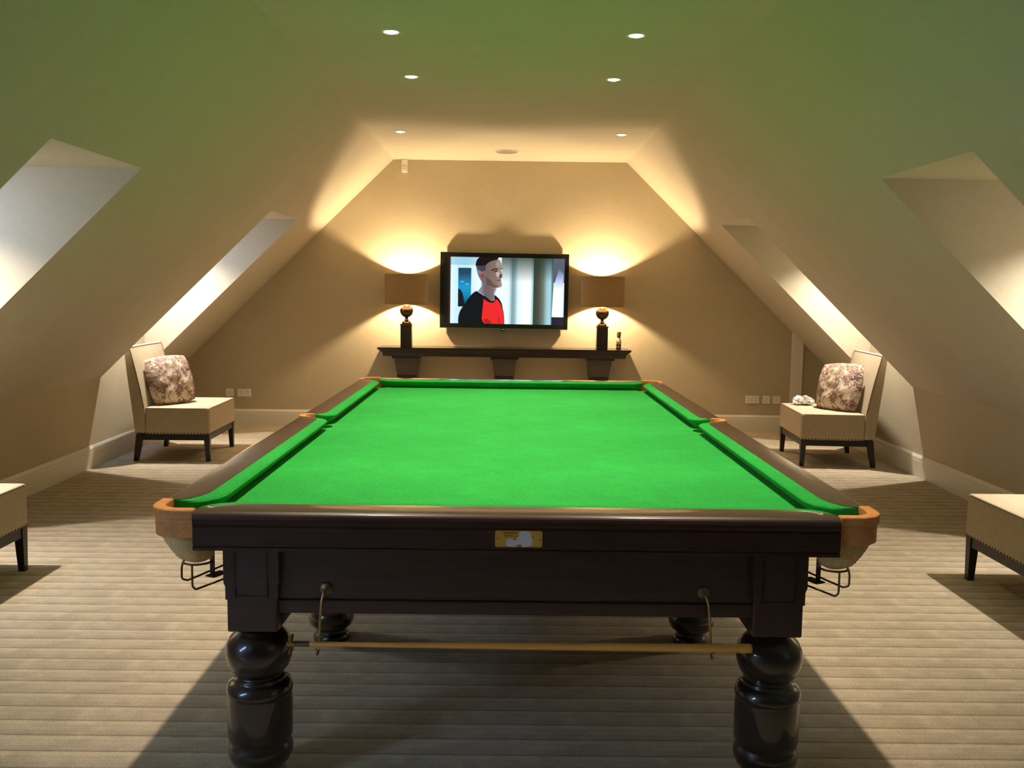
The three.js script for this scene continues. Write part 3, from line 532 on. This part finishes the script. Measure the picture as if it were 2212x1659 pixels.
  c.beginPath(); c.moveTo(735, 520); c.lineTo(745, 640); c.lineTo(680, 725); c.lineTo(790, 800); c.lineTo(900, 890); c.lineTo(960, 880); c.lineTo(945, 760); c.lineTo(990, 660); c.fill();
  q = c.createLinearGradient(650, 0, 1075, 0); [[0, '#8691b4'], [0.2, '#6f6676'], [0.45, '#7b655c'], [0.75, '#8a7267'], [1, '#ab978d']].forEach(s => q.addColorStop(...s)); c.fillStyle = q;
  c.beginPath(); c.moveTo(645, 290); c.bezierCurveTo(650, 420, 700, 520, 740, 560); c.bezierCurveTo(800, 620, 900, 670, 1000, 660); c.bezierCurveTo(1050, 655, 1075, 640, 1070, 615); c.lineTo(1058, 565); c.lineTo(1048, 525); c.lineTo(1060, 490); c.bezierCurveTo(1085, 465, 1080, 445, 1068, 430); c.lineTo(1045, 370); c.lineTo(1068, 345); c.bezierCurveTo(1070, 290, 1050, 230, 1005, 190); c.lineTo(800, 180); c.fill();
  c.fillStyle = '#c6b3a8'; c.beginPath(); c.ellipse(1000, 440, 30, 50, -0.2, 0, 7); c.fill(); c.fillStyle = '#a3918a'; c.beginPath(); c.ellipse(1000, 275, 36, 50, 0.2, 0, 7); c.fill();
  c.fillStyle = '#191015'; c.beginPath(); c.moveTo(640, 310); c.bezierCurveTo(640, 240, 660, 190, 700, 165); c.lineTo(1010, 165); c.lineTo(985, 200); c.lineTo(890, 225); c.lineTo(830, 260); c.lineTo(800, 300); c.lineTo(740, 310); c.fill();
  c.fillStyle = 'rgba(52,44,58,0.7)'; c.beginPath(); c.moveTo(645, 300); c.lineTo(800, 295); c.lineTo(800, 380); c.lineTo(740, 400); c.lineTo(670, 370); c.fill();
  c.fillStyle = '#94666a'; c.beginPath(); c.ellipse(735, 460, 46, 52, 0.3, 0, 7); c.fill(); c.fillStyle = '#74454a'; c.beginPath(); c.ellipse(750, 470, 24, 30, 0.3, 0, 7); c.fill();
  c.lineWidth = 20; c.strokeStyle = '#33262a'; c.beginPath(); c.moveTo(895, 385); c.quadraticCurveTo(940, 345, 995, 360); c.stroke(); c.lineWidth = 12; c.beginPath(); c.moveTo(1040, 355); c.lineTo(1075, 345); c.stroke();
  c.fillStyle = '#3c2d30'; c.beginPath(); c.ellipse(965, 395, 32, 11, -0.05, 0, 7); c.fill();
  c.fillStyle = '#5b4446'; c.beginPath(); c.ellipse(1045, 470, 24, 36, 0.1, 0, 7); c.fill(); c.lineWidth = 13; c.strokeStyle = '#4a2e34'; c.beginPath(); c.moveTo(990, 545); c.lineTo(1048, 532); c.stroke();
  c.fillStyle = 'rgba(60,44,40,0.4)'; c.beginPath(); c.moveTo(800, 480); c.lineTo(830, 620); c.lineTo(960, 665); c.lineTo(1040, 650); c.lineTo(940, 610); c.lineTo(880, 540); c.fill();
  const st = new THREE.CanvasTexture(cv); st.colorSpace = THREE.SRGBColorSpace;
  const sw = W - 2 * bz, shh = H - 2 * bz;
  mesh('screen', new THREE.PlaneGeometry(sw, shh).translate(0, 0, 0.0012), std({ color: 0x050505, roughness: 0.25, emissive: 0xffffff, emissiveMap: st, emissiveIntensity: 2.2 }), g, true);
  const badge = mesh('standby_badge', [cyl(0.020, 0.020, 0.012, 0, 0, 0, 24).rotateX(Math.PI / 2).translate(-0.005, -H / 2 - 0.012, -0.006)], std({ color: 0x0c2018, roughness: 0.3 }), g);
  mesh('standby_light', [box(0.010, 0.007, 0.002, -0.010, -H / 2 - 0.012, 0.0008), box(0.008, 0.009, 0.002, 0.002, -H / 2 - 0.012, 0.0008)], std({ color: 0x0, emissive: lin(0.08, 0.9, 0.3), emissiveIntensity: 1.6 }), badge);
  const al = new THREE.RectAreaLight(lin(0.75, 0.88, 1), 0.7, sw, shh); al.position.set(0, 0, 0.012); al.rotation.y = Math.PI; al.name = 'screen_glow'; g.add(al);
}
{ // alarm sensor in the corner under the ceiling
  const g = thing('alarm_sensor', 'white motion sensor on the gable wall just under the ceiling', 'alarm sensor', -1.105, 2.815, FW);
  mesh('body', prism([[-0.034, 0], [-0.034, 0.028], [-0.022, 0.045], [0.022, 0.045], [0.034, 0.028], [0.034, 0]].map(([x, z]) => [x, z]), -0.066, 0.066, 0.004).rotateX(Math.PI / 2).scale(1, 1, 1), whitePlastic, g);
  const b = g.children[0]; b.geometry.computeBoundingBox(); if (b.geometry.boundingBox.max.z < 0.03) b.geometry.scale(1, -1, -1);
  mesh('lens', rbox(0.05, 0.046, 0.01, 0.004, 0, -0.022, 0.043), std({ color: 0xd8cfbf, roughness: 0.5 }), g);
}
{ // ceiling loudspeaker grille
  const g = thing('ceiling_speaker', 'round grey loudspeaker grille set in the ceiling above the television', 'loudspeaker', -0.017, CEIL, -9.36);
  mesh('grille', lathe([[0, -0.004], [0.104, -0.004], [0.106, -0.006], [0.106, 0]], 48), std({ color: 0x9b938a, roughness: 0.7, map: rep(tex(64, 64, (u, v) => { const d = Math.hypot(u - 0.5, v - 0.5), k = d < 0.3 ? 0.35 : 1; return [k, k, k]; }), 0.006, 0.006) }), g);
  mesh('rim', lathe([[0.105, 0], [0.105, -0.008], [0.110, -0.010], [0.117, -0.006], [0.118, 0]], 48), std({ color: 0xc9c0b2, roughness: 0.5 }), g);
}
function outlet(x, w, y, label, gangs) {
  const g = thing('wall_socket', label, 'wall socket', x, y, FW, 0, 'sockets on the gable wall');
  mesh('plate', rbox(w, 0.086, 0.009, 0.004, 0, 0, 0.0045), whitePlastic, g);
  for (let i = 0; i < gangs; i++) { const gx = (i - (gangs - 1) / 2) * 0.068; mesh('switch', rbox(0.012, 0.020, 0.006, 0.002, gx + 0.02, 0.024, 0.010), whitePlastic, g); mesh('pin_holes', [box(0.005, 0.010, 0.001, gx, 0.010, 0.0092), box(0.009, 0.004, 0.001, gx - 0.011, -0.014, 0.0092), box(0.009, 0.004, 0.001, gx + 0.011, -0.014, 0.0092)], blackM, g); }
}
outlet(-2.852, 0.146, 0.366, 'white double wall socket beside the single plate, near the chair with only a cushion', 2);
outlet(-3.010, 0.086, 0.366, 'white single wall plate half hidden behind the chair with only a cushion', 1);
outlet(2.703, 0.148, 0.358, 'white double wall socket farthest from the boxed pipe casing', 2);
outlet(2.856, 0.086, 0.358, 'white single wall plate between a double socket and another single plate', 1);
outlet(2.968, 0.086, 0.358, 'white single wall plate nearest the boxed pipe casing', 1);

renderer.render(scene, camera);
